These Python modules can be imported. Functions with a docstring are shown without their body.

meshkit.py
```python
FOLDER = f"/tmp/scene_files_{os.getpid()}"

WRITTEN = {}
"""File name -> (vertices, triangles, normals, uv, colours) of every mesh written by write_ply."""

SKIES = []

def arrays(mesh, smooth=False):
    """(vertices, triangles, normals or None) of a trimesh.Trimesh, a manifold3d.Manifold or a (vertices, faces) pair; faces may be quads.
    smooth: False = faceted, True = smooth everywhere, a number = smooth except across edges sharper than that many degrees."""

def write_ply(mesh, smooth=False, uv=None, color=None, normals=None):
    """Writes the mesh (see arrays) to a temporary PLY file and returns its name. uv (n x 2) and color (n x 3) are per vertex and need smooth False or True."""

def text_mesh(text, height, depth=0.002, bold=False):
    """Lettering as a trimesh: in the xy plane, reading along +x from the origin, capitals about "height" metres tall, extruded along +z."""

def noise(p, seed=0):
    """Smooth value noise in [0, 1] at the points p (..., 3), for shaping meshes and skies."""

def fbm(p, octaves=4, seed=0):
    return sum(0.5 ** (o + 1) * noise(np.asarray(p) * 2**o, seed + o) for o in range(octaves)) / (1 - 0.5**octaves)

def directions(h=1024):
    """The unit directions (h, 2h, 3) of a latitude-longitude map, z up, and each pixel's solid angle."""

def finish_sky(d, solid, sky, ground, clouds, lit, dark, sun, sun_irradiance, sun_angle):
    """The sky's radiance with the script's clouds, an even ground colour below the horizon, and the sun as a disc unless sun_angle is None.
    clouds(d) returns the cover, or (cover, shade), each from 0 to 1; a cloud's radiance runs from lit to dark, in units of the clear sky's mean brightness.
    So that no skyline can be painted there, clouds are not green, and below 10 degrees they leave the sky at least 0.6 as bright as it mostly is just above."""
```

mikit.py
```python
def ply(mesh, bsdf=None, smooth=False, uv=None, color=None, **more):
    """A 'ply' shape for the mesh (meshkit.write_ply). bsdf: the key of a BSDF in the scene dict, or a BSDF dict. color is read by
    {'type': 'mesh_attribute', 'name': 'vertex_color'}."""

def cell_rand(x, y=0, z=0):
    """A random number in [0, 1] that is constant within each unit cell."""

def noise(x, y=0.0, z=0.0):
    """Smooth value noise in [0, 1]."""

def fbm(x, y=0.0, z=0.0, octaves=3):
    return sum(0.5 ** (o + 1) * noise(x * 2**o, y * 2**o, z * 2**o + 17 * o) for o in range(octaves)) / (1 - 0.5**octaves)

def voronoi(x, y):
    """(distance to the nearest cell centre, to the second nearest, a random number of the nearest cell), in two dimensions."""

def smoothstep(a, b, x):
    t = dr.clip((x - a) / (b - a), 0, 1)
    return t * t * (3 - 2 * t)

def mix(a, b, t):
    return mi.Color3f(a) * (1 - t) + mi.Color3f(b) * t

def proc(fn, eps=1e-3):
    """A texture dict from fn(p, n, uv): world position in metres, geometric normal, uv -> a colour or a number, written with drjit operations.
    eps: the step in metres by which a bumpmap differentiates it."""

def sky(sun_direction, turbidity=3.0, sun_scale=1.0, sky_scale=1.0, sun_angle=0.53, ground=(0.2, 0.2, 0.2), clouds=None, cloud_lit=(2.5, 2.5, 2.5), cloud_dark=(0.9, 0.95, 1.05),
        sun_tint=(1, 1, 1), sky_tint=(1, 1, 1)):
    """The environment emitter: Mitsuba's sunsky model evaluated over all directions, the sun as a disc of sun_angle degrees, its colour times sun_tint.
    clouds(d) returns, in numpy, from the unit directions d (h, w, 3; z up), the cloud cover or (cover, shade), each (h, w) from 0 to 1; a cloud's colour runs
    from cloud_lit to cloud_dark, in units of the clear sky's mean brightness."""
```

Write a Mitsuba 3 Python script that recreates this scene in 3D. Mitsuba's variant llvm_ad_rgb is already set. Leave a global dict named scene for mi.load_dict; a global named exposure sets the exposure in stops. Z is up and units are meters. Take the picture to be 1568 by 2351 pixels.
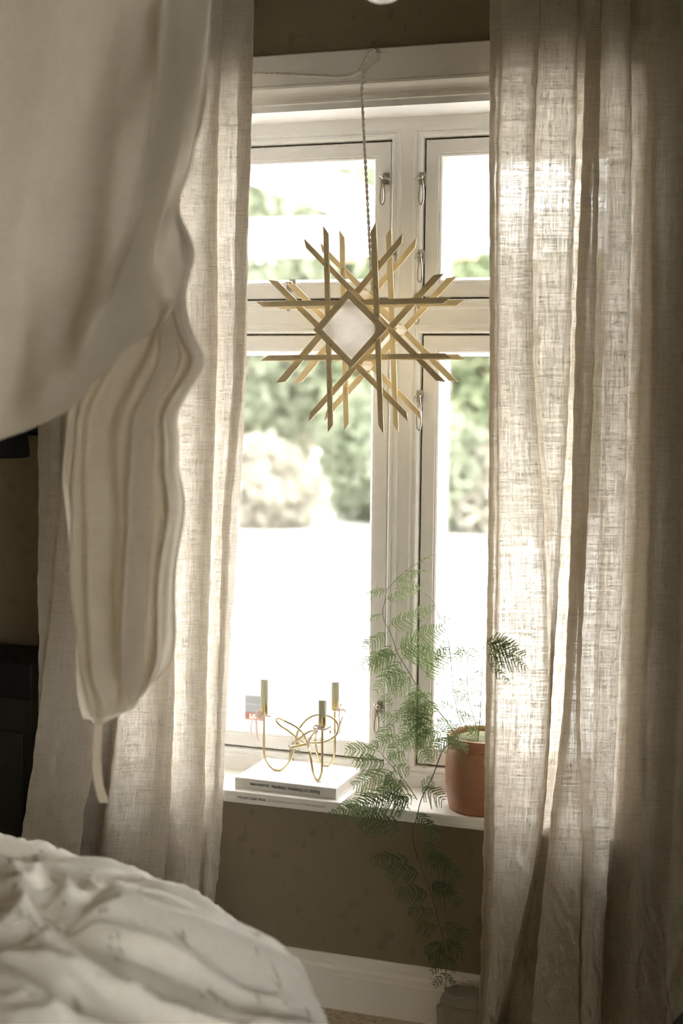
import math, random
import numpy as np, trimesh, mitsuba as mi, drjit as dr, mikit, meshkit
from mikit import noise, fbm, smoothstep, mix, proc, cell_rand, voronoi
from scipy.interpolate import CubicSpline, PchipInterpolator
random.seed(7)
RNG = np.random.default_rng(11)
T = mi.ScalarTransform4f
scene, labels = {}, {}

# ------------------------------------------------------------------ camera, sky, exposure
W, H, FPX = 1568, 2351, 3224.0
YAW, PITCH, ROLL = 0.3271, 0.0931, 0.0100
EYE = np.array([0.0, -3.0, 1.457])
def _axes():
    cy, sy, cp, sp = math.cos(YAW), math.sin(YAW), math.cos(PITCH), math.sin(PITCH)
    F = np.array([-sy * cp, cy * cp, -sp]); r = np.array([cy, sy, 0]); u = np.cross(r, F)
    c, s = math.cos(ROLL), math.sin(ROLL)
    return c * r + s * u, -s * r + c * u, F
RIGHT, UP, FWD = _axes()
M = np.eye(4); M[:3, 0] = -RIGHT; M[:3, 1] = UP; M[:3, 2] = FWD; M[:3, 3] = EYE
scene['camera'] = dict(type='thinlens', fov_axis='x', fov=math.degrees(2 * math.atan(W / 2 / FPX)), aperture_radius=0.0125,
                       focus_distance=3.08, near_clip=0.05, far_clip=500.0, to_world=T(M.tolist()))
exposure = 5.0
def _clouds(d):
    n = meshkit.fbm(d * [3, 3, 5], 3, 4)
    return np.ones(d.shape[:2]), 0.55 * n
scene['sky'] = mikit.sky([0.3, 0.5, 0.8], turbidity=4, sun_scale=0.0, ground=(0.55, 0.54, 0.5), clouds=_clouds,
                         cloud_lit=(2.60, 2.61, 2.59), cloud_dark=(2.08, 2.08, 2.06))

def ray(px, py):
    return (px - W / 2) * RIGHT + (H / 2 - py) * UP + FPX * FWD
def at(px, py, Y):
    """the point of the photograph's pixel that lies on the plane y = Y"""
    d = ray(px, py); return EYE + d * (Y - EYE[1]) / d[1]
def at_z(px, py, Z):
    d = ray(px, py); return EYE + d * (Z - EYE[2]) / d[2]

# ------------------------------------------------------------------ helpers
COUNT = {}
def numbered(name):
    n = COUNT.get(name, 0); COUNT[name] = n + 1
    return name if n == 0 else f'{name}_{n:03d}'
def put(name, mesh, bsdf, parent=None, smooth=30, uv=None, color=None):
    key = numbered(name if parent is None else parent + '__' + name)
    scene[key] = mikit.ply(mesh, bsdf, smooth=smooth, uv=uv, color=color)
    return key
def tag(key, label=None, cat=None, group=None, kind=None):
    d = labels.setdefault(key, {})
    for k, v in (('label', label), ('category', cat), ('group', group), ('kind', kind)):
        if v: d[k] = v
    return key
def thing(name, label, cat, group=None, kind=None):
    return tag(numbered(name), label, cat, group, kind)
cat_ = trimesh.util.concatenate

def box(x0, x1, y0, y1, z0, z1, b=0.0):
    lo, hi = np.array([x0, y0, z0], float), np.array([x1, y1, z1], float)
    if b <= 0:
        m = trimesh.creation.box(hi - lo); m.apply_translation((lo + hi) / 2); return m
    b = min(b, 0.49 * (hi - lo).min()); pts = []
    for sx in (0, 1):
        for sy in (0, 1):
            for sz in (0, 1):
                c = np.where([sx, sy, sz], hi, lo); s = np.where([sx, sy, sz], -1.0, 1.0)
                for k in range(3):
                    o = s * b; o[k] = 0; pts.append(c + o)
    return trimesh.convex.convex_hull(np.array(pts))

def frames_along(p):
    t = np.gradient(p, axis=0); t /= np.linalg.norm(t, axis=1, keepdims=True) + 1e-12
    n = np.zeros_like(p); a = np.cross(t[0], [0.31, 0.2, 0.93]); n[0] = a / np.linalg.norm(a)
    for i in range(1, len(p)):
        v = n[i - 1] - t[i] * (n[i - 1] @ t[i]); n[i] = v / (np.linalg.norm(v) + 1e-12)
    return t, n, np.cross(t, n)
def tube(p, r, sides=8, caps=True):
    p = np.asarray(p, float); t, n, b = frames_along(p)
    r = np.broadcast_to(np.asarray(r, float), (len(p),)); a = np.arange(sides) * 2 * np.pi / sides
    v = p[:, None] + r[:, None, None] * (np.cos(a)[None, :, None] * n[:, None] + np.sin(a)[None, :, None] * b[:, None])
    f = []
    for i in range(len(p) - 1):
        for j in range(sides):
            k = (j + 1) % sides; f += [[i * sides + j, i * sides + k, (i + 1) * sides + k], [i * sides + j, (i + 1) * sides + k, (i + 1) * sides + j]]
    v = v.reshape(-1, 3)
    if caps:
        v = np.vstack([v, p[0], p[-1]]); c0, c1 = len(v) - 2, len(v) - 1; o = (len(p) - 1) * sides
        for j in range(sides):
            k = (j + 1) % sides; f += [[c0, k, j], [c1, o + j, o + k]]
    return trimesh.Trimesh(v, np.array(f), process=False)
def spline(pts, n):
    pts = np.asarray(pts, float); d = np.r_[0, np.cumsum(np.linalg.norm(np.diff(pts, axis=0), axis=1))]
    return CubicSpline(d, pts)(np.linspace(0, d[-1], n))
def strip(p, side, w, n=None):
    """a ribbon along p, width w along the vectors side, two-sided with a little thickness"""
    p = np.asarray(p, float); side = np.asarray(side, float)
    if side.ndim == 1: side = np.tile(side, (len(p), 1))
    w = np.broadcast_to(w, (len(p),))[:, None]
    t = np.gradient(p, axis=0); nn = np.cross(t, side); nn /= np.linalg.norm(nn, axis=1, keepdims=True) + 1e-12
    th = 0.0004; rings = np.stack([p - side * w / 2 - nn * th, p + side * w / 2 - nn * th, p + side * w / 2 + nn * th, p - side * w / 2 + nn * th], 1)
    f = []
    for i in range(len(p) - 1):
        for j in range(4):
            k = (j + 1) % 4; f += [[i * 4 + j, i * 4 + k, i * 4 + 4 + k], [i * 4 + j, i * 4 + 4 + k, i * 4 + 4 + j]]
    return trimesh.Trimesh(rings.reshape(-1, 3), np.array(f), process=False)
def lathe(profile, c, n=48):
    m = trimesh.creation.revolve(np.array(profile, float), sections=n); m.apply_translation(c); return m
def loop_frame(x0, x1, z0, z1, prof, close=True):
    """mitred rectangular frame: profile points (inset, y)"""
    rings = [[[x0 + o, y, z0 + o], [x1 - o, y, z0 + o], [x1 - o, y, z1 - o], [x0 + o, y, z1 - o]] for o, y in prof]
    P = len(prof); v = np.array(rings).reshape(-1, 3); f = []
    for i in range(P if close else P - 1):
        j = (i + 1) % P
        for k in range(4):
            l = (k + 1) % 4; f.append([i * 4 + k, i * 4 + l, j * 4 + l, j * 4 + k])
    f = np.array(f); return trimesh.Trimesh(v, np.vstack([f[:, [0, 1, 2]], f[:, [0, 2, 3]]]), process=False)
def extrude_x(prof, x0, x1):
    """polygon of (y, z) points drawn out along x"""
    from shapely.geometry import Polygon
    m = trimesh.creation.extrude_polygon(Polygon(prof), x1 - x0, engine='earcut')
    v = m.vertices.copy(); m.vertices = np.stack([v[:, 2] + x0, v[:, 0], v[:, 1]], 1); m.fix_normals(); return m
def grid_mesh(P):
    a, b = P.shape[:2]; i = np.arange(a * b).reshape(a, b)
    q = np.stack([i[:-1, :-1], i[:-1, 1:], i[1:, 1:], i[1:, :-1]], -1).reshape(-1, 4)
    return trimesh.Trimesh(P.reshape(-1, 3), np.vstack([q[:, [0, 1, 2]], q[:, [0, 2, 3]]]), process=False)
def grid_uv(P, ref_row=None):
    a, b = P.shape[:2]; r = a // 2 if ref_row is None else ref_row
    u = np.r_[0, np.cumsum(np.linalg.norm(np.diff(P[r], axis=0), axis=1))]
    v = np.r_[0, np.cumsum(np.linalg.norm(np.diff(P[:, b // 2], axis=0), axis=1))]
    return np.stack(np.meshgrid(u, v), -1).reshape(-1, 2)

# ------------------------------------------------------------------ materials
def two(b): return {'type': 'twosided', 'bsdf': b}
def rgb(*c): return {'type': 'rgb', 'value': list(c)}
def prin(c, rough=0.5, **k): return {'type': 'principled', 'base_color': c if isinstance(c, dict) else rgb(*c), 'roughness': rough, **k}
def mat(key, b): scene['m_' + key] = b; return 'm_' + key

def f_wall(p, n, uv):
    a = fbm(p.x * 3 + 5, p.y * 3, p.z * 2.3, 3); b = noise(p.x * 60, p.y * 60, p.z * 9)
    s = smoothstep(0.80, 0.92, noise(p.x * 60, p.y * 60 + 9, p.z * 32))
    return mix((0.190, 0.154, 0.099), (0.226, 0.185, 0.121), a * 0.8 + 0.2 * b) * (1 - 0.16 * s)
WALL = mat('wall', two(prin(proc(f_wall), 0.75)))
WHITE = mat('white', two(prin((0.87, 0.865, 0.85), 0.36, specular=0.4)))
CASING = mat('casing', two(prin((0.80, 0.775, 0.72), 0.42, specular=0.4)))
SILLM = mat('sill', two(prin((0.82, 0.80, 0.76), 0.22, specular=0.5)))
def f_base(p, n, uv):
    chip = smoothstep(0.66, 0.74, noise(p.x * 90, p.y * 90, p.z * 160)) * smoothstep(0.55, 0.7, noise(p.x * 7, p.z * 30))
    return mix((0.84, 0.79, 0.70), (0.42, 0.36, 0.27), chip * 0.6)
BASEM = mat('baseboard', two(prin(proc(f_base), 0.5)))
def f_floor(p, n, uv):
    g = noise(p.x * 5, p.y * 160, 0.0); s = noise(p.x * 120, p.y * 160, 0.0); k = smoothstep(0.66, 0.9, noise(p.x * 130, p.y * 260, 3.0))
    return mix((0.58, 0.485, 0.35), (0.44, 0.36, 0.25), 0.5 * g + 0.3 * s) * (1 - 0.45 * k)
FLOOR = mat('floor', two(prin(proc(f_floor), 0.55)))
CEIL = mat('ceiling', two(prin((0.30, 0.27, 0.22), 0.8)))  # toned dark to cut the bounce light on the upper walls

def _weave(u, v):
    a = noise(u * 760, v * 26); b = noise(u * 26 + 7, v * 760 + 3)
    c = noise(u * 1300 + 11, v * 110); d = noise(u * 110 + 4, v * 1300)
    return 0.31 * a + 0.31 * b + 0.19 * c + 0.19 * d
def _slub(u, v):
    return dr.maximum(smoothstep(0.84, 0.94, noise(u * 85 + 31, v * 760 + 5)), smoothstep(0.86, 0.95, noise(u * 760 + 3, v * 75 + 17)))
def f_linen(p, n, uv):
    t = smoothstep(0.28, 0.72, _weave(uv.x, uv.y)); s = _slub(uv.x, uv.y)
    return mix((0.655, 0.595, 0.495), (0.775, 0.725, 0.65), t) * (1 - 0.25 * s)
def f_linen_thin(p, n, uv):      # thin places between the yarns let more light through, slubs less
    t = smoothstep(0.26, 0.74, _weave(uv.x, uv.y)); s = _slub(uv.x, uv.y)
    return (0.52 + 0.75 * t) * (1 - 0.45 * s)
def f_linen_open(p, n, uv):
    t = smoothstep(0.25, 0.75, _weave(uv.x, uv.y))
    return 0.99 - 0.075 * t
LINEN = mat('linen', {'type': 'mask', 'opacity': proc(f_linen_open),
                      'bsdf': {'type': 'principledthin', 'base_color': proc(f_linen), 'roughness': 0.8, 'diff_trans': proc(f_linen_thin), 'eta': 1.3}})
HEM = mat('hem', {'type': 'principledthin', 'base_color': proc(f_linen), 'roughness': 0.8, 'diff_trans': 0.7, 'eta': 1.3})
def f_muslin(p, n, uv):
    t = noise(uv.x * 500, uv.y * 60) * 0.5 + noise(uv.x * 60, uv.y * 500) * 0.5
    return mix((0.63, 0.57, 0.465), (0.71, 0.655, 0.55), t)
MUSLIN = mat('muslin', {'type': 'principledthin', 'base_color': proc(f_muslin), 'roughness': 0.8, 'diff_trans': 1.0, 'eta': 1.3})
def f_duvet(p, n, uv):
    q = p * 52.0; u = q.x + 0.35 * q.z; v = q.y + 0.2 * q.z
    d1, d2, w = voronoi(u * 0.55, v * 0.55)
    ang = w * 6.283; du, dv = noise(u * 2.2 + 3, v * 2.2) - 0.5, noise(u * 2.2, v * 2.2 + 9) - 0.5
    sprig = smoothstep(0.26, 0.08, d1 + 0.5 * du + 0.25 * dv) * smoothstep(0.45, 0.6, noise(u * 4, v * 4, w * 9))
    sprig = sprig * smoothstep(0.35, 0.4, w)
    base = mix((0.83, 0.785, 0.69), (0.75, 0.70, 0.60), noise(p.x * 400, p.y * 400, p.z * 400))
    return base * (1 - sprig) + mi.Color3f(0.46, 0.42, 0.33) * sprig
DUVET = mat('duvet', two(prin(proc(f_duvet), 0.8, sheen=0.3)))
def f_bamboo(p, n, uv):
    g = noise(uv.x * 40, uv.y * 900); k = smoothstep(0.84, 0.95, noise(uv.x * 150, uv.y * 420 + 5)); l = noise(uv.x * 9, uv.y * 60)
    return mix((0.72, 0.60, 0.37), (0.58, 0.47, 0.265), 0.5 * g + 0.5 * l) * (1 - 0.35 * k)
BAMBOO = mat('bamboo', two(prin(proc(f_bamboo), 0.42, specular=0.45)))
def f_bamboo_flare(p, n, uv):
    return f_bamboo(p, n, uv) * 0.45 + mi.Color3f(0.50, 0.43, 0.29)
BAMBOO_FLARE = mat('bamboo_flare', two(prin(proc(f_bamboo_flare), 0.5)))  # bamboo lightened to paint window flare over the back layer of the star
RATTAN = mat('rattan', two(prin((0.50, 0.37, 0.18), 0.5)))
DOWEL = mat('dowel', two(prin((0.83, 0.75, 0.60), 0.5)))
def f_paper(p, n, uv):
    t = fbm(p.x * 160, p.y * 160, p.z * 160, 2); return mix((0.80, 0.775, 0.745), (0.90, 0.88, 0.86), t)
PAPER = mat('paper', {'type': 'principledthin', 'base_color': proc(f_paper), 'roughness': 0.8, 'diff_trans': 1.15, 'eta': 1.2})
BRASS = mat('brass', two(prin((0.66, 0.56, 0.33), 0.26, metallic=1.0)))
NICKEL = mat('nickel', two(prin((0.40, 0.375, 0.32), 0.25, metallic=1.0)))
WAX = mat('wax', two(prin((0.60, 0.585, 0.43), 0.45, specular=0.4)))
WICK = mat('wick', two(prin((0.30, 0.28, 0.22), 0.8)))
RIBBON = mat('ribbon', {'type': 'principledthin', 'base_color': rgb(0.88, 0.79, 0.73), 'roughness': 0.5, 'diff_trans': 0.6, 'eta': 1.4})
COVER = mat('cover', two(prin((0.85, 0.84, 0.82), 0.3)))
def f_cloth(p, n, uv):
    t = noise(p.x * 700, p.y * 200, p.z * 900) * 0.5 + noise(p.x * 120, p.y * 120, p.z * 1200) * 0.5
    return mix((0.50, 0.475, 0.42), (0.60, 0.575, 0.515), t)
BOOKCLOTH = mat('book_cloth', two(prin(proc(f_cloth), 0.7)))
SPINE = mat('spine', two(prin((0.73, 0.69, 0.63), 0.5)))
def f_pages(p, n, uv): return mix((0.70, 0.66, 0.58), (0.84, 0.81, 0.75), noise(p.z * 2600, p.x * 8, p.y * 8))
PAGES = mat('pages', two(prin(proc(f_pages), 0.8)))
INK = mat('ink', two(prin((0.03, 0.028, 0.025), 0.6)))
INKGREY = mat('ink_grey', two(prin((0.30, 0.285, 0.26), 0.6)))
INKPALE = mat('ink_pale', two(prin((0.60, 0.59, 0.57), 0.6)))
def f_terra(p, n, uv):
    t = fbm(p.x * 30, p.y * 30, p.z * 45, 3); return mix((0.29, 0.13, 0.065), (0.37, 0.175, 0.09), t)
TERRA = mat('terracotta', two(prin(proc(f_terra), 0.42, specular=0.5)))
def f_moss(p, n, uv): return mix((0.10, 0.105, 0.045), (0.19, 0.18, 0.09), noise(p.x * 160, p.y * 160, p.z * 160))
MOSS = mat('moss', two(prin(proc(f_moss), 0.9)))
def f_leaf(p, n, uv):
    t = noise(p.x * 14, p.y * 14, p.z * 14); return mix((0.095, 0.135, 0.05), (0.215, 0.275, 0.115), t)
LEAF = mat('fern_leaf', {'type': 'principledthin', 'base_color': proc(f_leaf), 'roughness': 0.5, 'diff_trans': 1.15, 'eta': 1.4})
def f_leaf_opaque(p, n, uv):
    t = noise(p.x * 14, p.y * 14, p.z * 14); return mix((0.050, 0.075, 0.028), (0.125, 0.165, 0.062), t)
LEAFOPAQUE = mat('fern_leaf_opaque', two(prin(proc(f_leaf_opaque), 0.55)))  # opaque, darker copy of the fern leaf for the hanging fronds
STEM = mat('fern_stem', two(prin((0.15, 0.15, 0.06), 0.5)))
STEMDRY = mat('fern_stem_brown', two(prin((0.10, 0.08, 0.045), 0.5)))
CORD = mat('cord', two(prin((0.66, 0.62, 0.55), 0.7)))
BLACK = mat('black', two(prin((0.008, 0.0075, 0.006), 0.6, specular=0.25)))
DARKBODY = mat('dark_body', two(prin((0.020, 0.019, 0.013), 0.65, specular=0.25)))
GREYBAG = mat('grey_bag', two(prin((0.30, 0.27, 0.22), 0.85)))
BULB = mat('bulb', two(prin((0.82, 0.79, 0.72), 0.35)))
RUBBER = mat('glass_seal', two(prin((0.33, 0.36, 0.37), 0.5)))
GAP_SHADE = mat('gap_shade', two(prin((0.085, 0.078, 0.055), 0.7)))  # dark colour standing in for shade in the sash gaps
GLASS = mat('glass', {'type': 'thindielectric', 'int_ior': 1.5})
def f_ground(p, n, uv): return mix((0.56, 0.55, 0.52), (0.64, 0.63, 0.60), fbm(p.x * 2, p.y * 2, 0, 3))
GROUND = mat('ground', two(prin(proc(f_ground), 0.8)))
EXTW = mat('exterior', two(prin((0.78, 0.77, 0.74), 0.7)))
PERG = mat('pergola', two(prin((0.84, 0.83, 0.80), 0.5)))
WOODB = mat('brown_wood', two(prin((0.30, 0.21, 0.14), 0.7)))
def leafy(key, a, b):
    def fn(p, n, uv): return mix(a, b, noise(p.x * 1.3, p.y * 1.3, p.z * 1.3) * 0.6 + 0.4 * noise(p.x * 7, p.y * 7, p.z * 7))
    return mat(key, {'type': 'principledthin', 'base_color': proc(fn), 'roughness': 0.6, 'diff_trans': 0.9, 'eta': 1.3})
FOL = [leafy('foliage_a', (0.202, 0.240, 0.143), (0.364, 0.410, 0.260)), leafy('foliage_b', (0.273, 0.305, 0.215), (0.429, 0.461, 0.345)), leafy('foliage_c', (0.338, 0.312, 0.254), (0.468, 0.448, 0.377))]  # foliage lightened in colour to carry the outdoor haze and glare
BARK = mat('bark', two(prin((0.24, 0.20, 0.16), 0.9)))
STONE = mat('stone', two(prin((0.16, 0.16, 0.155), 0.8)))
CARTON = mat('carton', two(prin((0.115, 0.118, 0.115), 0.5)))
ORANGE = mat('orange', two(prin((0.135, 0.042, 0.018), 0.5)))

# ------------------------------------------------------------------ room shell
XL, XR, YB, ZC = -2.75, 1.05, -4.7, 2.55           # inner faces; the window wall is y = 0
OX0, OX1, OZ0, OZ1 = -1.46, -0.385, 0.478, 2.062   # window opening
WT = 0.30
k = put('floor', box(XL - .3, XR + .3, YB - .3, 0, -0.12, 0), FLOOR); tag(k, 'worn brown wooden floor below the window', kind='structure')
k = put('ceiling', box(XL - .3, XR + .3, YB - .3, WT, ZC, ZC + .2), CEIL); tag(k, 'plain unseen ceiling darkened to bounce less light', kind='structure')
wm = cat_([box(XL - .3, OX0, 0, WT, -.6, ZC), box(OX1, XR + .3, 0, WT, -.6, ZC), box(OX0, OX1, 0, WT, -.6, OZ0), box(OX0, OX1, 0, WT, OZ1, ZC)])
k = put('wall_window', wm, WALL, smooth=False); tag(k, 'olive brown painted wall around the window', kind='structure')
k = put('wall_left', box(XL - .3, XL, YB, 0, 0, ZC), WALL); tag(k, 'dark olive brown side wall', kind='structure')
WY0, WY1, WZ0, WZ1 = -4.6, -2.8, 0.10, 1.9      # unglazed opening added out of view as fill light, right wall
wr = cat_([box(XR, XR + .3, YB, WY0, 0, ZC), box(XR, XR + .3, WY1, 0, 0, ZC), box(XR, XR + .3, WY0, WY1, 0, WZ0), box(XR, XR + .3, WY0, WY1, WZ1, ZC)])
k = put('wall_right', wr, WALL, smooth=False); tag(k, 'olive brown side wall behind the right curtain', kind='structure')
k = put('wall_back', box(XL - .3, XR + .3, YB - .3, YB, 0, ZC), WALL); tag(k, 'wall behind the viewer', kind='structure')
wd = thing('light_blocker', 'unseen dark block added to shade the right curtain', 'light_blocker')  # added out of view to block light from the right curtain
put('body', box(-.02, XR - .02, -1.6, -.62, .05, 2.2, .006), DARKBODY, wd)
for y in (-1.59, -1.105): put('front_panel', box(-.042, -.02, y, y + .475, .08, 2.17, .004), DARKBODY, wd)
put('plinth', box(.01, XR - .02, -1.58, -.64, 0, .05), BLACK, wd)

def base_profile():
    return [(0.0, 0.0), (-0.020, 0.0), (-0.020, 0.078), (-0.0225, 0.082), (-0.0215, 0.087), (-0.013, 0.094), (-0.0105, 0.103), (-0.0145, 0.107), (-0.0145, 0.111), (-0.011, 0.115), (-0.0075, 0.122), (-0.004, 0.1255), (0.0, 0.126)]
k = put('baseboard_window', extrude_x(base_profile(), XL, XR), BASEM, smooth=35); tag(k, 'white moulded baseboard under the window with chipped paint', kind='structure')

# casing round the opening (profile: inset measured inwards from the outer edge, so negative y is proud of the wall)
CW = 0.107
cas = loop_frame(OX0 - CW + .012, OX1 + CW - .012, OZ0 - CW, OZ1 + CW + 0.007,
                 [(0, 0), (0, -.020), (.003, -.023), (.066, -.023), (.070, -.026), (.075, -.026), (.079, -.021), (.084, -.013), (.090, -.008), (.096, -.007), (.099, -.011), (.106, -.011), (.110, -.004), (.112, .01), (.112, .02), (.05, .0)])
keep = trimesh.intersections.slice_mesh_plane(cas, [0, 0, 1], [0, 0, 0.476], cap=False)
k = put('trim_1', keep, CASING, smooth=25); tag(k, 'cream white moulded casing around the window', kind='structure')

# ------------------------------------------------------------------ window: frame, four casements, catches
win = tag('window_1', 'white four-light casement window with a post in the middle', kind='structure')
LX0, LX1, RX0, RX1 = -1.405, -0.945, -0.8715, -0.41
UZ0, UZ1, DZ0, DZ1 = 1.644, 2.006, 0.557, 1.567
YF = 0.12
fr = [box(OX0, LX0, YF, .22, OZ0, OZ1), box(RX1, OX1, YF, .22, OZ0, OZ1), box(LX1, RX0, YF, .22, OZ0, OZ1),
      box(OX0, OX1, YF, .22, UZ1, OZ1), box(OX0, OX1, YF, .22, OZ0, DZ0), box(LX0, LX1, YF, .22, DZ1, UZ0), box(RX0, RX1, YF, .22, DZ1, UZ0)]
put('frame', cat_(fr), WHITE, win, smooth=False)
# lining of the reveal
lin = [box(OX0 + .01, OX1 - .01, -.007, .002, OZ1 - .008, OZ1 + .006), box(OX0, OX0 + .012, .0, YF, OZ0, OZ1), box(OX1 - .012, OX1, .0, YF, OZ0, OZ1), box(OX0, OX1, .0, YF, OZ1 - .008, OZ1)]
put('reveal_lining', cat_(lin), WHITE, win, smooth=False)
def sash(x0, x1, z0, z1):
    # double bead on the frame around this light
    g = 0.0048
    bead = loop_frame(x0 - .022, x1 + .022, z0 - .022, z1 + .022, [(0, YF), (0.001, YF - .004), (.004, YF - .006), (.008, YF - .005), (.0095, YF - .0015), (.011, YF - .002), (.013, YF - .006), (.0175, YF - .007), (.0215, YF - .003), (.022, YF + .01)], close=False)
    put('bead', bead, WHITE, win, smooth=40)
    s = put('sash', loop_frame(x0 + g, x1 - g, z0 + g, z1 - g,
            [(0, .2), (0, .128), (.002, .1245), (.030, .1245), (.032, .128), (.0345, .1262), (.038, .1285), (.0395, .134), (.045, .143), (.046, .2)]), WHITE, win, smooth=25)
    put('pane', trimesh.Trimesh([[x0 + .04, .185, z0 + .04], [x1 - .04, .185, z0 + .04], [x1 - .04, .185, z1 - .04], [x0 + .04, .185, z1 - .04]], [[0, 1, 2], [0, 2, 3]], process=False), GLASS, s, smooth=False)
    put('gap_shade', loop_frame(x0 - .001, x1 + .001, z0 - .001, z1 + .001, [(0, .136), (0, .19), (.0056, .19), (.0056, .136)]), GAP_SHADE, win, smooth=False)  # dark strip painted in as the shade of the gap round the sash
    put('glass_seal', loop_frame(x0 + .049, x1 - .049, z0 + .049, z1 - .049, [(0, .186), (0, .181), (.0022, .181), (.0022, .186)]), RUBBER, s, smooth=False)
for args in ((LX0, LX1, UZ0, UZ1), (RX0, RX1, UZ0, UZ1), (LX0, LX1, DZ0, DZ1), (RX0, RX1, DZ0, DZ1)): sash(*args)

def catch_mesh(mirror=1, long=False):
    """casement hook: stud plate, stud, cross bar and a hanging wire loop, about 60 mm tall, facing -y"""
    ms = [box(-.008, .008, -.004, 0, -.014, .014, .0012), trimesh.creation.cylinder(.0035, .014, transform=T_(0, -.008, 0.002, 90)), trimesh.creation.icosphere(2, .0065)]
    ms[2].apply_translation([0, -.016, .002])
    ms.append(tube(spline([(-.011 * mirror, -.012, .006), (-.004 * mirror, -.017, .004), (.005 * mirror, -.017, -.001), (.012 * mirror, -.012, -.003)], 10), .003, 7))
    L = .058 if not long else .075
    a = np.linspace(0, 2 * np.pi, 33)
    wdt = .0075 * np.sin(a) * (0.25 + 0.75 * (0.5 - 0.5 * np.cos(a)))
    zz = -L * (0.5 - 0.5 * np.cos(a)) - .002
    ms.append(tube(np.stack([wdt - .003 * mirror, -.017 - .004 * np.sin(a / 2), zz], 1), .0019, 6, caps=False))
    ms.append(tube([(-.009 * mirror, -.010, .002), (-.009 * mirror, -.013, -.018), (-.006 * mirror, -.012, -.022)], .0022, 6))
    return cat_(ms)
def T_(x, y, z, degx):
    m = trimesh.transformations.rotation_matrix(math.radians(degx), [1, 0, 0]); m[:3, 3] = [x, y, z]; return m
for px, py, y, mir in ((887, 411, .124, 1), (970, 410, .116, -1), (967, 588, .116, -1), (904, 586, .124, 1), (965, 910, .116, -1), (873, 1622, .124, 1), (672, 655, .124, 1), (960, 684, .124, -1), (678, 1716, .12, 1)):
    m = catch_mesh(mir, py == 910); m.apply_translation(at(px, py, y - .003)); tag(put('catch', m, NICKEL, win, smooth=40), 'small nickel casement hook with hanging loop')

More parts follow.
